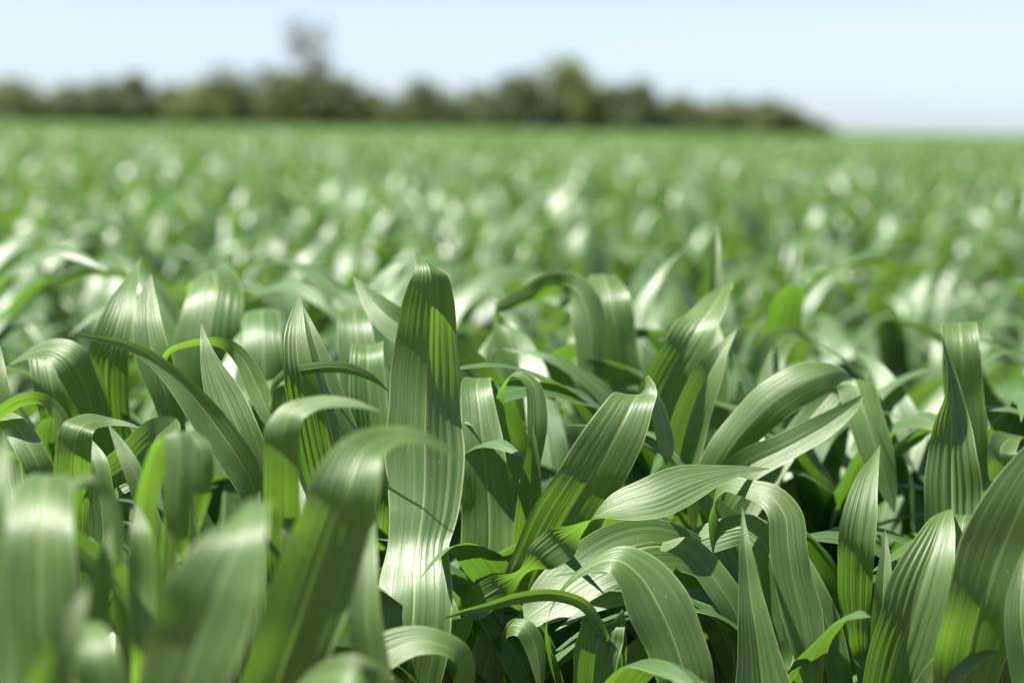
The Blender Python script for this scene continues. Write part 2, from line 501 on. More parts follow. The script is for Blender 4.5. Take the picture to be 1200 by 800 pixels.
hero(28, 1.98, "maize plant with a leaf bent in a low hoop at the left edge", [
    ([(-30, 560, 1.95, 22, (.2, .5, -1)), (-12, 500, 1.93, 24, (.2, .5, -1)), (18, 472, 1.91, 26, (.1, .5, -.9)), (45, 467, 1.90, 27, (.2, .5, -.8)), (66, 482, 1.89, 28, (.6, .5, -.7)), (78, 510, 1.89, 24, (.9, .3, -.5)), (84, 545, 1.89, 14), (86, 570, 1.9, 1)], dict(vee=-0.1, rip=0.02)),
    ([(62, 640, 1.93, 30), (55, 580, 1.92, 34, (1, .5, 0)), (42, 540, 1.91, 34, (1, .6, .1)), (22, 505, 1.92, 30, (.7, .9, .3)), (0, 488, 1.94, 18), (-20, 484, 1.96, 2)], dict(vee=0.1)),
    ([(10, 560, 2.1, 34), (2, 500, 2.1, 36), (-4, 450, 2.1, 30), (0, 405, 2.12, 1)], {}),
])
hero(92, 1.93, "maize plant with a hooded leaf whose tip points right above glowing green stripes", [
    ([(84, 620, 1.92, 40), (84, 570, 1.89, 42), (86, 530, 1.865, 42), (92, 503, 1.86, 40, (1, -.2, -.1)), (106, 494, 1.87, 30, (.3, -.6, -.8)), (130, 494, 1.88, 17, (0, -.5, -1)), (150, 497, 1.88, 9), (164, 501, 1.88, 1)], dict(vee=-0.15, pleat=0.0016)),
    ([(182, 640, 1.84, 22), (170, 590, 1.84, 24, (1, .4, .2)), (155, 550, 1.84, 20, (1, .4, .2)), (140, 520, 1.85, 12), (127, 497, 1.86, 1)], dict(vee=0.1)),
    ([(120, 640, 1.98, 40), (118, 590, 1.98, 40), (112, 545, 1.98, 30), (104, 512, 2.0, 2)], {}),
])
# blurred plants nearest the camera, left
NG = "blurred maize plants nearest the camera"
hero(188, 1.62, "blurred near maize plant with a hairpin arched leaf above the big soft leaves", [
    ([(176, 660, 1.62, 26, (.9, 0, .5)), (170, 600, 1.6, 28, (.9, 0, .6)), (178, 550, 1.58, 32, (.8, .1, .7)), (192, 515, 1.57, 36, (.8, .2, .7)), (207, 506, 1.56, 36, (.8, .2, .6)), (211, 540, 1.55, 36, (1, 0, .2)), (208, 600, 1.55, 34, (1, .1, .1)), (213, 640, 1.56, 18), (216, 662, 1.57, 2)], dict(rip=0.02)),
    ([(196, 600, 1.66, 20, (.5, 0, 1)), (205, 530, 1.65, 24, (.5, 0, 1)), (220, 506, 1.64, 26, (.6, .1, .8)), (236, 525, 1.63, 27, (.9, 0, .3)), (238, 570, 1.63, 24), (234, 605, 1.64, 12), (232, 625, 1.65, 1)], dict(rip=0.02)),
    ([(168, 760, 1.5, 30), (167, 690, 1.5, 32), (165, 630, 1.5, 26), (160, 590, 1.52, 2)], {}),
    ([(60, 600, 1.52, 14, UPB), (85, 568, 1.51, 18, UPB), (108, 566, 1.5, 20, (.3, .8, -.5)), (126, 585, 1.5, 20, (1, .3, -.3)), (136, 618, 1.5, 18, FACE), (139, 645, 1.5, 12), (139, 665, 1.5, 2)], dict(rip=0.0)),
], NG)
hero(327, 1.68, "blurred near maize plant whose bright green leaf bends right into a pale horizontal tip", [
    ([(330, 680, 1.735, 42), (330, 610, 1.71, 43), (330, 550, 1.68, 43), (331, 508, 1.665, 41, (1, 0, -.1)), (342, 484, 1.665, 36, (.7, -.5, -.6)), (370, 472, 1.67, 30, (.1, -.6, -1)), (400, 471, 1.67, 21, (0, -.6, -1)), (425, 475, 1.67, 12), (446, 482, 1.67, 1)], dict(vee=-0.1, rip=0.02)),
    ([(282, 800, 1.72, 34), (290, 730, 1.71, 38), (296, 660, 1.71, 30, (1, .1, .3)), (300, 610, 1.72, 14), (304, 575, 1.73, 1)], dict(vee=0.2)),
    ([(150, 860, 1.66, 34), (156, 780, 1.65, 38), (150, 700, 1.65, 32, (1, -.2, .2)), (138, 650, 1.65, 18), (128, 612, 1.66, 1)], dict(vee=0.2)),
    ([(350, 760, 1.7, 36), (352, 690, 1.7, 40), (345, 630, 1.7, 30), (338, 590, 1.72, 2)], {}),
], NG)
hero(62, 1.38, "very blurred broad pale leafed maize plant in the bottom left corner", [
    ([(50, 900, 1.36, 80), (48, 800, 1.36, 88), (46, 700, 1.36, 90), (45, 620, 1.37, 80), (50, 570, 1.40, 62), (58, 556, 1.45, 46), (66, 562, 1.5, 22), (72, 575, 1.53, 2)], dict(vee=0.05, cup=-0.1)),
    ([(140, 900, 1.28, 50), (128, 820, 1.28, 56), (112, 770, 1.28, 54), (100, 738, 1.3, 40), (96, 730, 1.34, 20), (94, 735, 1.38, 2)], {}),
    ([(92, 900, 1.42, 40), (100, 800, 1.42, 44), (112, 720, 1.41, 36, (1, .2, .2)), (122, 660, 1.41, 20), (130, 615, 1.42, 1)], dict(vee=0.25)),
    ([(20, 920, 1.24, 50, (1, .2, .4)), (44, 830, 1.23, 56, (1, .3, .5)), (68, 765, 1.23, 44, (1, .4, .5)), (90, 715, 1.24, 22), (104, 685, 1.25, 1)], dict(vee=0.1)),
    ([(-10, 900, 1.3, 60), (-20, 780, 1.3, 70), (-22, 680, 1.3, 60), (-10, 590, 1.3, 40), (2, 530, 1.32, 20), (8, 505, 1.34, 1)], {}),
], NG)
hero(215, 1.28, "very blurred maize plant with a huge soft silver leaf leaning right, bottom left", [
    ([(190, 920, 1.28, 90), (208, 820, 1.27, 104), (232, 745, 1.27, 108, (1, .25, 0)), (258, 680, 1.27, 96, (1, .3, 0)), (282, 625, 1.28, 68, (1, .3, 0)), (298, 595, 1.31, 40, (1, .3, 0)), (312, 592, 1.34, 26, (.8, -.5, -.3)), (326, 612, 1.35, 15, (.3, -.5, -.8)), (346, 636, 1.355, 9), (370, 653, 1.36, 1)], dict(vee=0.05)),
], NG)
hero(335, 1.5, "blurred maize plant with a wide diagonal leaf before the tallest leaf's foot", [
    ([(300, 930, 1.5, 76), (322, 820, 1.5, 88), (352, 730, 1.49, 92, (1, .3, 0)), (382, 640, 1.48, 90, (1, .3, .1)), (406, 570, 1.475, 78, (1, .1, .1)), (424, 530, 1.49, 58, (.8, -.5, -.4)), (452, 513, 1.51, 42, (.2, -.7, -1)), (488, 512, 1.52, 28, (0, -.6, -1)), (520, 526, 1.525, 15), (548, 543, 1.53, 1)], dict(vee=0.05, pleat=0.0016)),
    ([(445, 900, 1.55, 40), (438, 800, 1.55, 44), (428, 720, 1.55, 36), (432, 650, 1.57, 20), (440, 610, 1.6, 1)], {}),
], NG)
hero(442, 1.78, "maize plant with a pale crinkled leaf folded low in the bottom centre", [
    ([(380, 880, 1.76, 40), (405, 815, 1.75, 46, (.7, -.7, -.2)), (440, 772, 1.75, 46, (.5, -.8, -.4)), (480, 752, 1.75, 44, (.2, -.7, -.7)), (515, 754, 1.75, 38, (.1, -.7, -.8)), (538, 768, 1.755, 32, (-.4, -.6, -.7)), (542, 800, 1.77, 26, (-.9, -.1, -.4)), (540, 840, 1.79, 4)], dict(rip=0.10, pleat=0.0016)),
    ([(470, 900, 1.4, 60, (.7, 1, 0)), (450, 830, 1.38, 60, (.4, 1, .3)), (415, 790, 1.38, 44, (.1, 1, .5)), (375, 790, 1.4, 24), (345, 805, 1.42, 2)], {}),
], NG)
# tallest leaf in the middle
hero(486, 2.06, "tallest maize plant at the centre with one broad upright leaf showing its pale midrib", [
    ([(478, 860, 1.95, 70, (1, 0, -.2)), (479, 790, 1.935, 82), (483, 735, 1.925, 90), (485, 700, 1.93, 90), (486, 668, 1.945, 86), (490, 633, 1.965, 76, (1, 0, -.15)), (495, 600, 1.972, 80, (1, 0, -.1)), (498, 560, 1.98, 89, (1, 0, .05)), (498, 510, 1.987, 91, (1, 0, .1)), (500, 450, 1.99, 87, (1, 0, .2)), (502, 400, 1.983, 74, (1, 0, .24)), (504, 350, 1.968, 57), (505, 322, 1.962, 43), (502, 311, 1.968, 33, (1, -.25, .1)), (496, 304, 1.98, 18, (1, -.5, .1)), (487, 295, 1.995, 1)], dict(pleat=0.0016, vee=-0.08, vee_tip=-0.34, cup=0.03, rip=0.035, label="tallest broad upright leaf with pale midrib")),
    ([(520, 860, 2.1, 40), (522, 780, 2.1, 44), (520, 720, 2.1, 36), (512, 680, 2.12, 2)], dict(label="glowing yellow-green inner leaf")),
    ([(418, 860, 2.05, 40), (424, 780, 2.05, 40), (428, 730, 2.05, 30), (424, 690, 2.06, 2)], {}),
])
hero(430, 2.35, "maize plant with two soft blunt leaves and a slanting blade, behind the tallest leaf", [
    ([(425, 560, 2.35, 44), (422, 480, 2.34, 46), (418, 410, 2.34, 44), (415, 375, 2.36, 38), (416, 362, 2.42, 28), (418, 366, 2.48, 4)], dict(vee=-0.1)),
    ([(440, 600, 2.22, 40), (436, 520, 2.2, 43), (431, 450, 2.2, 43), (430, 415, 2.21, 40), (432, 404, 2.26, 32), (434, 412, 2.32, 6)], dict(pleat=0.0014)),
    ([(600, 540, 2.36, 40), (585, 490, 2.33, 44, (.6, .8, 0)), (556, 440, 2.3, 46, (.5, .9, 0)), (505, 400, 2.29, 44, (.5, .9, -.1)), (460, 375, 2.3, 36, (.6, .8, -.1)), (432, 348, 2.32, 20, (.7, .7, 0)), (413, 323, 2.34, 1)], dict(vee=0.25)),
], "maize plants just behind the focus")
hero(580, 2.14, "maize plant with a shaded broad leaf and yellow-green spear beside the tallest leaf", [
    ([(562, 800, 2.13, 48), (566, 730, 2.11, 58), (572, 660, 2.1, 64), (573, 600, 2.1, 64), (568, 540, 2.1, 52), (562, 490, 2.11, 42), (558, 455, 2.13, 34), (562, 443, 2.17, 26), (570, 452, 2.2, 20), (575, 490, 2.21, 18), (574, 540, 2.21, 4)], dict(vee=0.03, label="shaded broad leaf")),
    ([(606, 620, 2.16, 26, (.9, 0, .4)), (596, 560, 2.16, 28, (.9, 0, .5)), (585, 500, 2.14, 26, (.7, 0, .8)), (588, 455, 2.13, 24, (.3, .1, 1)), (605, 437, 2.11, 25, (.2, .2, 1)), (624, 450, 2.1, 26, (.7, .1, .7)), (630, 490, 2.09, 25, (1, 0, .3)), (627, 535, 2.09, 18), (622, 575, 2.09, 2)], dict(rip=0.01, vee=-0.05)),
    ([(612, 740, 2.13, 26), (614, 680, 2.11, 34), (618, 620, 2.085, 34), (622, 560, 2.06, 24), (624, 520, 2.05, 10), (624, 498, 2.05, 1)], dict(label="glowing yellow-green spear leaf", vee=0.15)),
    ([(560, 860, 2.02, 40), (566, 800, 2.01, 46, (1, .3, 0)), (580, 750, 2.01, 42, (1, .4, 0)), (592, 712, 2.02, 24), (600, 690, 2.04, 1)], dict(label="glowing green slanting leaf")),
])
hero(628, 2.06, "maize plant with a wide slanting leaf creased over at its top", [
    ([(612, 720, 2.02, 66), (632, 665, 2.01, 74, (1, .6, 0)), (664, 605, 2.0, 82, (1, .6, 0)), (700, 545, 1.99, 78, (1, .6, 0)), (728, 497, 1.99, 66, (1, .5, .15)), (742, 470, 2.0, 52, (1, .25, .3)), (752, 461, 2.02, 44, (.9, .1, .7)), (768, 468, 2.03, 38, (.6, 0, 1)), (777, 500, 2.03, 34, (.7, 0, .8)), (782, 530, 2.03, 20, (.8, 0, .5)), (781, 545, 2.03, 1)], dict(vee=0.08, cup=0.0, rip=0.015, pleat=0.0012, label="wide leaf creased over at its top")),
    ([(585, 760, 2.0, 20, UPB), (598, 733, 1.96, 24, (.4, .9, .4)), (614, 735, 1.95, 26, (.8, .6, .3)), (627, 757, 1.95, 25, (1, .2, .2)), (632, 785, 1.95, 16), (634, 815, 1.95, 2)], dict(rip=0.06)),
])
hero(790, 2.42, "maize plant with a silvery leaf leaning right to a point below the vertical spike", [
    ([(745, 560, 2.38, 50), (762, 490, 2.36, 56, (1, .4, 0)), (790, 430, 2.35, 58, (1, .5, 0)), (818, 385, 2.35, 50, (1, .5, 0)), (840, 352, 2.38, 34, (1, .4, 0)), (852, 335, 2.42, 16), (858, 340, 2.48, 3)], dict(pleat=0.0014)),
    ([(790, 600, 2.28, 40), (798, 530, 2.26, 46, (1, .4, 0)), (815, 470, 2.25, 42, (1, .6, 0)), (838, 425, 2.25, 26, (1, .7, 0)), (864, 385, 2.26, 1)], dict(vee=0.3)),
    ([(835, 560, 2.5, 34), (836, 480, 2.5, 36), (838, 420, 2.5, 28), (838, 370, 2.54, 2)], {}),
], "maize plants just behind the focus")
hero(838, 2.68, "maize plant with a thin dark vertical spike standing above the blurred rows", [
    ([(838, 520, 2.66, 24), (838, 420, 2.64, 20), (838, 350, 2.63, 16), (839, 300, 2.64, 12), (840, 262, 2.66, 1)], dict(vee=0.5, rip=0)),
    ([(862, 600, 2.7, 40), (872, 520, 2.68, 46), (888, 450, 2.68, 44), (908, 405, 2.7, 34, (.9, -.3, .2)), (930, 392, 2.74, 22, (.5, -.6, -.5)), (955, 402, 2.78, 3)], {}),
], "maize plants just behind the focus")
hero(690, 2.66, "blurred maize plant with a drooping pale hoop and shaded leaf, behind the creased leaf", [
    ([(735, 560, 2.66, 46), (730, 480, 2.62, 50), (724, 410, 2.6, 50), (716, 355, 2.6, 46), (708, 327, 2.64, 36), (704, 322, 2.70, 26), (702, 335, 2.76, 4)], dict(vee=-0.15)),
    ([(580, 365, 2.62, 6, DNB), (590, 358, 2.6, 16, DNB), (620, 345, 2.58, 24, DNB), (650, 334, 2.56, 30, (.1, .8, -.8)), (675, 340, 2.54, 34, (.7, .5, -.5)), (690, 375, 2.53, 38, FACE), (694, 430, 2.53, 36), (690, 480, 2.54, 20), (688, 510, 2.55, 2)], dict(rip=0.02), ),
    ([(640, 560, 2.62, 40), (625, 480, 2.6, 46), (605, 420, 2.6, 40), (588, 380, 2.62, 24), (580, 368, 2.66, 4)], {}),
], "maize plants just behind the focus")
hero(842, 2.22, "maize plant with a rolled silvery leaf lying over a second paler blade", [
    ([(825, 590, 2.22, 34), (842, 545, 2.2, 42, (.8, -.6, 0)), (870, 505, 2.19, 48, (.7, -.7, -.1)), (905, 470, 2.18, 50, (.6, -.8, -.2)), (945, 445, 2.18, 46, (.4, -.9, -.3)), (972, 436, 2.19, 36, (.2, -.9, -.5)), (990, 436, 2.22, 20, (0, -.7, -.8)), (1000, 446, 2.26, 2)], dict(vee=-0.2, cup=-0.2, label="rolled silvery leaf")),
    ([(838, 600, 2.16, 34, (.8, -.5, 0)), (870, 552, 2.14, 38, (.6, -.8, -.3)), (920, 525, 2.13, 36, (.3, -.9, -.4)), (965, 500, 2.13, 30, (.4, -.9, -.3)), (1000, 475, 2.14, 14), (1012, 462, 2.15, 1)], dict(vee=0.2)),
    ([(985, 450, 2.32, 30), (1000, 444, 2.30, 42), (1012, 480, 2.28, 44, (1, .2, 0)), (1028, 530, 2.27, 40, (1, .2, 0)), (1042, 575, 2.27, 20), (1048, 600, 2.27, 2)], dict(low=0.62)),
])
hero(1116, 2.16, "maize plant with a pleated leaf twisting to a point before a square topped leaf", [
    ([(1118, 700, 2.12, 56), (1117, 640, 2.1, 66), (1116, 580, 2.1, 68), (1115, 530, 2.1, 58), (1115, 490, 2.1, 46, (1, 0, .3)), (1116, 460, 2.1, 36, (.8, 0, .7)), (1112, 430, 2.11, 26, (.5, 0, 1)), (1107, 408, 2.12, 12), (1103, 392, 2.13, 1)], dict(pleat=0.0026, npl=8, vee=0.05)),
    ([(1140, 620, 2.3, 44), (1136, 540, 2.28, 48), (1130, 470, 2.27, 46), (1126, 410, 2.26, 44), (1124, 384, 2.28, 42), (1124, 378, 2.33, 34), (1124, 386, 2.4, 10)], dict(vee=-0.05, label="dark leaf with a square folded top")),
    ([(1190, 620, 2.2, 40), (1180, 560, 2.19, 44, (1, .3, 0)), (1172, 530, 2.18, 40, (.9, -.2, .3)), (1180, 515, 2.2, 30), (1200, 512, 2.24, 4)], {}),
])
hero(1010, 2.0, "maize plant with a slim straight pointed leaf, silver-tipped and yellow-green below", [
    ([(1012, 840, 1.97, 10), (1008, 775, 2.015, 14), (1004, 735, 2.0, 27), (1002, 700, 1.985, 38), (1002, 666, 1.97, 44), (1003, 633, 1.96, 44), (1008, 600, 1.963, 40), (1015, 566, 1.98, 27), (1026, 536, 2.005, 9), (1031, 522, 2.02, 1)], dict(pleat=0.0017, npl=7, vee=0.03)),
    ([(1030, 800, 2.04, 30), (1032, 740, 2.04, 26), (1035, 690, 2.04, 22), (1037, 650, 2.05, 12), (1037, 621, 2.06, 1)], dict(vee=0.3)),
    ([(985, 800, 2.02, 30), (972, 740, 2.02, 32, (1, .4, 0)), (955, 690, 2.02, 24, (1, .5, 0)), (940, 650, 2.03, 12), (925, 615, 2.04, 1)], dict(label="yellow-green slanting leaf")),
])
hero(1035, 1.96, "maize plant with a broad silver leaf leaning right to a hooked tip, lower right", [
    ([(1022, 900, 1.97, 50), (1036, 830, 1.96, 62), (1050, 775, 1.95, 76, (1, .3, 0)), (1064, 733, 1.945, 82, (1, .3, 0)), (1076, 695, 1.945, 78, (1, .3, 0)), (1088, 660, 1.95, 60, (1, .3, 0)), (1098, 632, 1.96, 42, (1, .25, 0)), (1105, 610, 1.975, 26), (1110, 600, 1.99, 12), (1114, 596, 2.01, 1)], dict(pleat=0.0014, vee=0.16, rip=0.02)),
    ([(1070, 880, 1.86, 30), (1085, 815, 1.85, 36, (.8, -.5, -.2)), (1120, 775, 1.84, 42, (.5, -.8, -.4)), (1155, 750, 1.84, 40, (.3, -.8, -.6)), (1185, 742, 1.85, 24, (.2, -.8, -.7)), (1212, 742, 1.86, 2)], dict(vee=-0.15, rip=0.08)),
])
hero(1135, 1.86, "maize plant with a large dark shaded leaf leaning out of the right edge", [
    ([(1120, 880, 1.86, 70), (1134, 780, 1.84, 84), (1150, 710, 1.82, 94, (1, .35, .1)), (1172, 640, 1.82, 100, (1, .4, .1)), (1200, 580, 1.82, 84, (1, .4, .1)), (1232, 520, 1.83, 40), (1250, 485, 1.84, 1)], dict(vee=0.03, label="large dark shaded leaf")),
    ([(1120, 760, 2.0, 30), (1122, 700, 1.99, 44), (1124, 645, 1.99, 42), (1128, 612, 2.0, 32), (1134, 603, 2.04, 20), (1142, 612, 2.07, 2)], dict(vee=-0.1)),
    ([(1220, 860, 1.78, 44), (1205, 790, 1.78, 44), (1196, 720, 1.78, 38), (1200, 660, 1.8, 14), (1204, 640, 1.82, 1)], {}),
])
hero(882, 1.98, "maize plant with a silver leaf arched and hanging down beside a grey-green spike", [
    ([(835, 600, 2.0, 20, (.3, .8, .4)), (848, 568, 1.99, 20, (.2, 1, .4)), (878, 573, 1.97, 24, (.2, 1, .4)), (903, 582, 1.955, 34, (.5, .8, .4)), (920, 604, 1.945, 42, (.9, .3, .2)), (924, 640, 1.94, 42, FACE), (930, 680, 1.94, 44), (940, 720, 1.94, 48), (947, 760, 1.94, 38), (953, 800, 1.945, 24), (958, 840, 1.95, 2)], dict(pleat=0.0011, vee=-0.1, rip=0.015, label="silver leaf arched over and hanging down")),
    ([(896, 880, 1.9, 66), (893, 810, 1.9, 66), (888, 766, 1.9, 53), (882, 720, 1.9, 36), (877, 680, 1.905, 24), (873, 640, 1.91, 13), (870, 595, 1.93, 1)], dict(vee=0.3, rip=0.0)),
    ([(800, 650, 2.02, 40, (.5, 1, 0)), (842, 625, 2.0, 40, (.4, 1, .2)), (880, 620, 1.99, 36, (.7, .8, 0)), (902, 650, 1.98, 34, FACE), (912, 700, 1.98, 30), (918, 750, 1.98, 6)], dict()),
    ([(930, 760, 2.06, 30, (.7, .8, 0)), (880, 660, 2.05, 36, (.6, .9, 0)), (840, 600, 2.05, 30, (.6, .9, 0)), (805, 570, 2.05, 1)], dict(label="bright green leaf slanting left")),
])
hero(680, 1.96, "maize plant with a wide pale leaf arching down beside a thin bowed blade", [
    ([(640, 735, 1.94, 14, (.2, .5, 1)), (662, 688, 1.92, 18, (.2, .6, 1)), (692, 664, 1.91, 26, (.3, .7, .9)), (722, 656, 1.90, 44, (.5, .7, .7)), (750, 675, 1.895, 62, (.8, .5, .4)), (772, 710, 1.89, 74, (1, .4, .15)), (790, 750, 1.89, 74, (1, .35, 0)), (806, 800, 1.89, 64), (820, 850, 1.9, 30), (826, 880, 1.9, 2)], dict(pleat=0.0013, vee=-0.12, rip=0.015, label="wide pale leaf arching right and down")),
    ([(712, 765, 1.92, 8, UPB), (702, 731, 1.91, 14, (.6, .7, -.5)), (684, 707, 1.905, 17, (.3, .9, -.5)), (650, 696, 1.9, 18, (0, 1, -.5)), (610, 699, 1.9, 16, (0, 1, -.5)), (570, 710, 1.9, 11), (540, 717, 1.9, 6), (518, 725, 1.9, 1)], dict(rip=0.0, vee=0.2, label="thin bowed blade")),
    ([(690, 860, 1.94, 40), (695, 800, 1.93, 50), (700, 755, 1.92, 54), (706, 735, 1.92, 50, (1, 0, .3)), (716, 732, 1.94, 40, (.8, 0, .7)), (726, 760, 1.96, 36, (.8, 0, .6)), (730, 800, 1.97, 10)], dict(vee=0.35, rip=0, label="dark folded leaf")),
    ([(850, 690, 2.02, 36, (0, 1, .2)), (812, 650, 2.0, 48, (0, 1, .25)), (765, 640, 1.99, 66, (.3, 1, .3)), (712, 658, 1.985, 80, (.5, 1, .3)), (662, 690, 1.985, 74, (.6, 1, .3)), (625, 718, 1.985, 44, (.6, 1, .3)), (598, 738, 1.99, 2)], dict(vee=-0.05, rip=0.03, label="pale broad leaf lying sideways")),
    ([(870, 800, 1.96, 30), (862, 720, 1.95, 34, (1, .4, .2)), (838, 680, 1.95, 36, (.8, .7, .3)), (806, 644, 1.96, 30, (.6, .8, .4)), (775, 640, 1.98, 10)], {}),
])
hero(548, 1.96, "maize plant with a twice twisted leaf stretching right to a dry tip", [
    ([(520, 790, 1.98, 26), (536, 738, 1.97, 30, (.8, .6, -.1)), (560, 706, 1.96, 36, (.5, 1, -.16)), (588, 687, 1.955, 34, (.4, 1, -.3)), (612, 670, 1.95, 26, (.2, .5, -.8)), (634, 653, 1.945, 40, (.5, .9, -.25)), (660, 634, 1.94, 46, (.6, 1, -.2)), (684, 615, 1.94, 40, (.5, .8, -1)), (700, 604, 1.94, 34, (.1, -.1, -1)), (722, 594, 1.94, 44, (-.2, -.8, -.8)), (765, 583, 1.94, 54, (-.25, -1, -.55)), (805, 566, 1.95, 48, (-.25, -1, -.6)), (840, 556, 1.96, 28, (-.1, -1, -.7)), (870, 551, 1.97, 13), (902, 549, 1.98, 1)], dict(vee=-0.08, rip=0.012, pleat=0.0008, label="twice twisted leaf, dark then silver")),
])

# ------------------------------------------------------------------ maize: plants made to a pattern
def plant_leaves(rg, height=0.9, n=8, nu=9, nv=26, lscale=1.0, coarse=False):
    """list of blade geometries round a stalk at the origin; returns also the stalk height"""
    out = []
    az0 = rg.uniform(0, 6.28)
    for i in range(n):
        k = i / (n - 1)
        az = az0 + (i % 2) * math.pi + rg.normal(0, 0.5)
        z0 = height * (0.20 + 0.42 * k)
        L = lscale * rg.uniform(0.50, 0.68) * (0.75 + 0.35 * math.sin(math.pi * (0.25 + 0.6 * k)))
        W = rg.uniform(0.058, 0.088) * (0.85 + 0.2 * math.sin(math.pi * k))
        el0 = RAD(rg.uniform(62, 74) + 10 * k)
        bend = RAD(rg.uniform(95, 185) * (1 - 0.22 * k))
        if rg.random() < 0.10:
            bend *= 0.6
        sharp = rg.uniform(1.2, 2.8)
        m = 9 if not coarse else 6
        t = np.linspace(0, 1, m)
        el = el0 - bend * t ** sharp
        st = L / (m - 1)
        h = np.array([math.cos(az), math.sin(az), 0.0])
        turn = rg.normal(0, 0.35)
        p = np.array([0, 0, z0])
        rows = []
        tw = rg.normal(0, 0.5)
        for j in range(m):
            a2 = az + turn * t[j] ** 2
            hd = np.array([math.cos(a2), math.sin(a2), 0.0])
            sd_ = np.array([-math.sin(a2), math.cos(a2), 0.0])
            Tn = hd * math.cos(el[j]) + np.array([0, 0, math.sin(el[j])])
            Nn = np.cross(Tn, sd_)
            ang = tw * t[j] ** 1.5
            side = sd_ * math.cos(ang) + Nn * math.sin(ang)
            wv = W * (0.6 + 0.4 * min(1, t[j] / 0.25)) * max(0.0, 1 - max(0, (t[j] - 0.45) / 0.55) ** 1.7)
            rows.append(list(p) + [wv] + list(side))
            p = p + Tn * st
        out.append(leaf_geo(np.array(rows), nu, nv, cup=rg.uniform(-.05, .15), vee=rg.uniform(0.02, .2), rip=rg.uniform(.03, .09),
                            pleat=0.0013 if not coarse else 0.0, npl=7, rg=rg))
    return out

def make_pattern(seed, height, nu, nv, n=8):
    rg = np.random.default_rng(seed)
    t = thing("maize_plant", "", "maize plant", (0, 0, 0))
    link("stalk", stalk_mesh(height * 0.55, rg=rg), t)
    for g in plant_leaves(rg, height, n, nu, nv):
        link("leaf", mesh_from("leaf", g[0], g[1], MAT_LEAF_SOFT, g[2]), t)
    return t

PATTERNS = [make_pattern(100 + i, 0.90, 13, 30, 8 + i % 2) for i in range(12)]
def top_of(t):
    return max(max(v.co.z for v in c.data.vertices) for c in t.children)
TOPS = [top_of(t) for t in PATTERNS]
used = set()
def put_plant(x, y, sc, rz, label, group, k=None):
    k = random.randrange(len(PATTERNS)) if k is None else k
    if k in used:
        o = copy_tree(PATTERNS[k])
    else:
        o = PATTERNS[k]
        used.add(k)
    o.location = (x, y, 0)
    o.rotation_euler = (random.uniform(-.05, .05), random.uniform(-.05, .05), rz)
    sc = sc / TOPS[k]
    o.scale = (sc, sc, sc)
    o["label"] = label
    o["group"] = group
    return o

# low plants between the sharp ones: they fill the gaps beneath
low_spots = []
for D, n in ((1.98, 9), (2.2, 10), (2.38, 10)):
    for i in range(n):
        px = -80 + (i + 0.5 + random.uniform(-.3, .3)) * 1360 / n
        low_spots.append((px, D + random.uniform(-.06, .06)))
for px, D in low_spots:
    g = ground_at(px, D)
    lim = 0.70 if D < 2.1 else 0.79 if D < 2.3 else 0.86
    put_plant(g[0], g[1], lim, random.uniform(0, 6.28), "shorter maize plant filling the shaded gaps low between the sharp leaves", "short maize plants between the sharp ones")
for px, D in [(905, 2.48), (965, 2.52), (1020, 2.45), (1075, 2.5), (700, 2.46), (770, 2.5), (640, 2.48), (1150, 2.44), (1210, 2.5), (845, 2.44)]:
    g = ground_at(px, D)
    put_plant(g[0], g[1], random.uniform(0.80, 0.86), random.uniform(0, 6.28), "shorter maize plant filling the shaded gaps low between the sharp leaves", "short maize plants between the sharp ones")
for px, D in [(-60, 1.55), (640, 1.62), (1270, 1.6), (800, 1.66), (960, 1.7), (520, 1.5)]:
    g = ground_at(px, D)
    put_plant(g[0], g[1], 0.56, random.uniform(0, 6.28), "shorter maize plant filling the shaded gaps low between the sharp leaves", "short maize plants between the sharp ones")

# rows behind the focus, one by one
ROW = 0.31
def canopy(y):
    return 0.89 - 0.10 * min(1.0, max(0.0, (y - 2.8) / 2.2))
D = 2.62
n_ind = 0
D_END = 9.0
far_start = []
while D < 40:
    halfw = 0.2572 * D
    step = 0.32 if D < 4.6 else 0.26
    margin = 0.7
    x = -halfw - margin + random.uniform(0, step)
    while x < halfw + margin:
        gx = x + random.uniform(-.09, .09)
        gy = D + random.uniform(-.13, .13)
        inside = abs(gx) < 0.2572 * gy + 0.25
        if inside and D < D_END and n_ind < 224:
            if D < 3.6:
                lab, gr = "softly blurred maize plant in the rows right behind the sharp leaves", "softly blurred maize plants behind the focus"
            elif D < 6.2:
                lab, gr = "maize plant blurred to glinting spots in the middle of the field", "blurred maize plants in the middle of the field"
            else:
                lab, gr = "small strongly blurred maize plant where the field turns even green", "small blurred maize plants farther out"
            put_plant(gx, gy, canopy(gy) * random.uniform(0.84, 1.07), random.uniform(0, 6.28), lab, gr)
            n_ind += 1
        else:
            far_start.append((gx, gy))
        x += step
    D += ROW
print("individual pattern plants", n_ind, "rest", len(far_start))

# the rest of the field reads as one mass
LOD1 = []
for i in range(14):
    rg = np.random.default_rng(500 + i)
    LOD1.append(merge(plant_leaves(rg, 0.90, 8, 4, 9, coarse=True)))
LOD2 = []
for i in range(10):
    rg = np.random.default_rng(700 + i)
    LOD2.append(merge(plant_leaves(rg, 0.90, 6, 3, 5, coarse=True)))

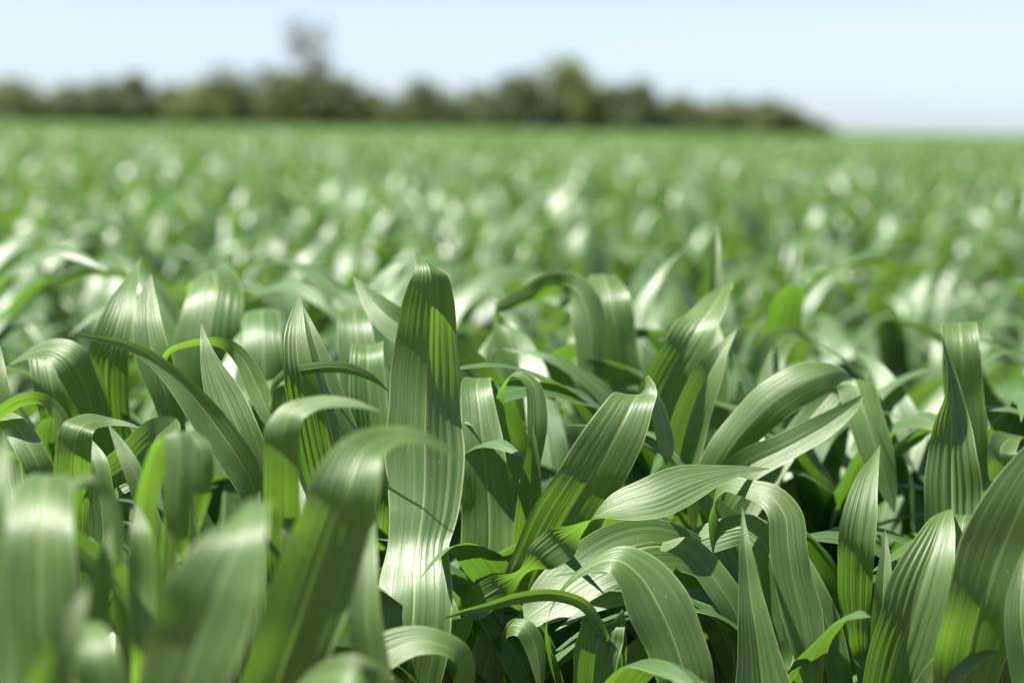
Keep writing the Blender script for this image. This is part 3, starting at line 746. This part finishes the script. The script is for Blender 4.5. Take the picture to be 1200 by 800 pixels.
def place_many(spots, lods, smin, smax, grow=1.0):
    parts = []
    for (x, y) in spots:
        v, f, uv = lods[random.randrange(len(lods))]
        a = random.uniform(0, 6.28)
        s = 0.79 / v[:, 2].max() * random.uniform(smin, smax)
        c, sn = math.cos(a) * s * grow, math.sin(a) * s * grow
        w = np.empty_like(v)
        w[:, 0] = v[:, 0] * c - v[:, 1] * sn + x
        w[:, 1] = v[:, 0] * sn + v[:, 1] * c + y
        w[:, 2] = v[:, 2] * s
        parts.append((w, f, uv))
    return parts
parts = place_many([p for p in far_start if p[1] < 16], LOD1, 0.82, 1.09)
parts += place_many([p for p in far_start if p[1] >= 16], LOD2, 0.82, 1.09)
def scatter(d0, d1, dens):
    area = 0.29 * (d1 ** 2 - d0 ** 2) + 6 * (d1 - d0)
    n = int(area * dens)
    out = []
    for _ in range(n):
        y = math.sqrt(random.uniform(d0 ** 2, d1 ** 2))
        out.append((random.uniform(-1, 1) * (0.29 * y + 3), y))
    return out
parts += place_many(scatter(40, 80, 3.6), LOD2, 0.82, 1.09, 1.5)
parts += place_many(scatter(80, 196, 0.7), LOD2, 0.92, 1.08, 3.2)
v, f, uv = merge(parts)
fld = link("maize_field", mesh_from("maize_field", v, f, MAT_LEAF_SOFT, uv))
fld["kind"] = "stuff"
fld["label"] = "green maize field running back to the tree line as one blurred mass"
fld["category"] = "crop field"
# beyond the tree line on the right the crop runs on to the skyline as a low swelling sheet of leaves
def beyond():
    pts = []
    for _ in range(5200):
        y = math.sqrt(random.uniform(190 ** 2, 420 ** 2))
        x = random.uniform(0.06, 0.34) * y
        pts.append((x, y))
    return place_many(pts, LOD2, 0.9, 1.1, 6.0)
v, f, uv = merge(beyond())
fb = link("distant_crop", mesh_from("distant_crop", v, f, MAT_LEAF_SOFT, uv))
fb["kind"] = "stuff"
fb["label"] = "pale strip of crop reaching the skyline right of the trees"
fb["category"] = "crop field"

# ------------------------------------------------------------------ trees along the far edge
def crown(lobes, n, size, mat, rg):
    """lobes: (x, y, z, rx, ry, rz); leaf-clump quads through the outer volume of each lobe"""
    vol = np.array([l[3] * l[4] * l[5] for l in lobes]) ** 0.7
    cnt = (n * vol / vol.sum()).astype(int) + 6
    V = []
    for l, c in zip(lobes, cnt):
        d = rg.normal(size=(c, 3)); d /= np.linalg.norm(d, axis=1)[:, None]
        r = rg.uniform(0.25, 1.06, c) ** 0.55
        ctr = np.array(l[:3]) + d * r[:, None] * np.array(l[3:])
        a = rg.normal(size=(c, 3)); a /= np.linalg.norm(a, axis=1)[:, None]
        b = np.cross(a, rg.normal(size=(c, 3))); b /= np.linalg.norm(b, axis=1)[:, None]
        s = size * rg.uniform(0.5, 1.3, c)[:, None]
        V.append(np.stack([ctr - a * s - b * s * .5, ctr + a * s * .2 - b * s * .6, ctr + a * s + b * s * .4, ctr - a * s * .3 + b * s * .6], axis=1))
    V = np.vstack(V)
    V[:, :, 2] = np.maximum(V[:, :, 2], 0.05)
    return mesh_from("crown", V.reshape(-1, 3), np.arange(V.size // 3).reshape(-1, 4), mat, smooth=False)

def tree(px, top, halfw, D, kind, label, name="tree", bare=False):
    rg = np.random.default_rng(int(px * 13 + 5000))
    g = ground_at(px, D)
    hz = H0 / 2 - 252 + (px - 600) * math.tan(ROLL)
    H = (hz - top) * D / FPX + CAM_H
    H *= 1.07 if bare else 1.16
    wd_ = (1.2 if bare else 1.45) * halfw * D / FPX
    t = thing(name, label, "tree" if name == "tree" else "bush", (g[0], g[1], 0), "trees along the far field edge")
    tp = []
    if bare:
        path = np.stack([0.1 * np.sin(np.linspace(0, 5, 14)), 0.08 * np.cos(np.linspace(0, 4, 14)), np.linspace(-.1, H * 0.9, 14)], axis=1)
        tp.append(tube(path, np.linspace(0.22, 0.03, 14), 7))
        lobes = []
        for i in range(34):
            z0 = H * rg.uniform(0.22, 0.80)
            a = rg.uniform(0, 6.28)
            ln = wd_ * rg.uniform(0.3, 0.95) * math.sqrt(max(0.05, 1 - ((z0 / H - 0.5) / 0.42) ** 2))
            p0 = np.array([0, 0, z0])
            p2 = p0 + np.array([math.cos(a) * ln, math.sin(a) * ln, ln * rg.uniform(0.5, 1.1)])
            p1 = (p0 + p2) / 2 + np.array([0, 0, -0.12 * ln])
            tt = np.linspace(0, 1, 7)[:, None]
            tp.append(tube((1 - tt) ** 2 * p0 + 2 * tt * (1 - tt) * p1 + tt ** 2 * p2, np.linspace(0.08, 0.02, 7), 5))
            lobes.append((p2[0] * .85, p2[1] * .85, min(p2[2], H * 0.95), 0.75, 0.75, 0.8))
        cr = crown(lobes, 2500, 0.16, MAT_BUSH['grey'], rg)
    else:
        nb = 4
        for i in range(nb):
            a = rg.uniform(0, 6.28)
            ln = wd_ * 0.6
            tt = np.linspace(0, 1, 7)[:, None]
            tp.append(tube(np.array([0, 0, -.1]) + tt * np.array([math.cos(a) * ln * .6, math.sin(a) * ln * .6, H * 0.75]), np.linspace(0.14, 0.03, 7), 6))
        lobes = []
        for i in range(11):
            a = rg.uniform(0, 6.28)
            rr = rg.uniform(0, 0.8) * wd_
            zz = H * rg.uniform(0.30, 0.80)
            k = rg.uniform(0.26, 0.42)
            fall = 1 - 0.35 * (rr / wd_) ** 2
            lobes.append((math.cos(a) * rr, math.sin(a) * rr * 0.9, zz * fall, wd_ * k, wd_ * k, H * 0.22))
        lobes.append((0, 0, H * 0.78, wd_ * .4, wd_ * .4, H * .22))
        lobes.append((0, 0, H * 0.3, wd_ * .95, wd_ * .7, H * .3))
        lobes.append((-wd_ * .6, 0, H * 0.42, wd_ * .5, wd_ * .5, H * .26))
        lobes.append((wd_ * .6, 0, H * 0.42, wd_ * .5, wd_ * .5, H * .26))
        cr = crown(lobes, 4200, 0.24, MAT_BUSH[kind], rg)
    v, f, _ = merge(tp)
    link("trunk", mesh_from("trunk", v, f, MAT_BARK), t)
    link("crown", cr, t)
    return t

TREES = [
    (-75, 104, 42, 205, 'dark', "dark bush running out of the left edge of the tree line", "bush"),
    (14, 99, 42, 201, 'olive', "olive bush at the left edge of the photo", "bush"),
    (80, 106, 36, 206, 'dark', "low dark bush second from the left edge", "bush"),
    (122, 101, 30, 200, 'dark', "dark bush left of the small rounded olive bush", "bush"),
    (160, 95, 26, 203, 'olive', "small rounded olive bush a little higher than those beside it, left", "bush"),
    (200, 107, 26, 207, 'dark', "low dark bush in the dip before the flat topped tree", "bush"),
    (232, 106, 26, 194, 'bright', "light green bush in front of the flat topped tree's left end", "bush"),
    (262, 88, 42, 203, 'dark', "dark flat topped tree, left end of the highest stretch of the line", "tree"),
    (310, 88, 36, 208, 'dark', "dark tree standing just left of the tall thin tree", "tree"),
    (342, 92, 30, 199, 'olive', "olive bush at the foot of the tall thin tree, on its left", "bush"),
    (392, 97, 34, 202, 'olive', "olive bush at the foot of the tall thin tree, on its right", "bush"),
    (432, 112, 28, 205, 'olive', "low olive bush in the dip right of the tall thin tree", "bush"),
    (492, 101, 40, 199, 'dark', "dark dome shaped bush between two dips, centre left of the line", "bush"),
    (555, 108, 34, 207, 'dark', "low dark bush left of the dark tree beside the brightest bush", "bush"),
    (608, 92, 36, 201, 'dark', "dark tree left against the brightest rounded bush", "tree"),
    (655, 78, 34, 204, 'bright', "tallest rounded yellow-green bush, the brightest in the line", "tree"),
    (706, 106, 28, 206, 'olive', "olive bush close on the right of the brightest rounded bush", "bush"),
    (742, 102, 30, 203, 'dark', "dark bush where the line starts to fall away to the right", "bush"),
    (790, 119, 34, 205, 'olive', "low olive bush in the falling right part of the line", "bush"),
    (845, 121, 36, 203, 'olive', "low even olive bush, fourth from the right end of the line", "bush"),
    (892, 121, 32, 206, 'dark', "low dark bush, third from the right end of the line", "bush"),
    (925, 132, 22, 208, 'olive', "small bush second from the tapering right end of the line", "bush"),
    (952, 145, 15, 210, 'olive', "smallest lowest bush at the very right end of the line", "bush"),
]
for (px, top, hw, D_, kind, lab, nm) in TREES:
    tree(px, top, hw, D_, kind, lab, nm)
tree(361, 24, 34, 212, 'grey', "tall thin sparse grey tree rising above the bushes", "tree", bare=True)
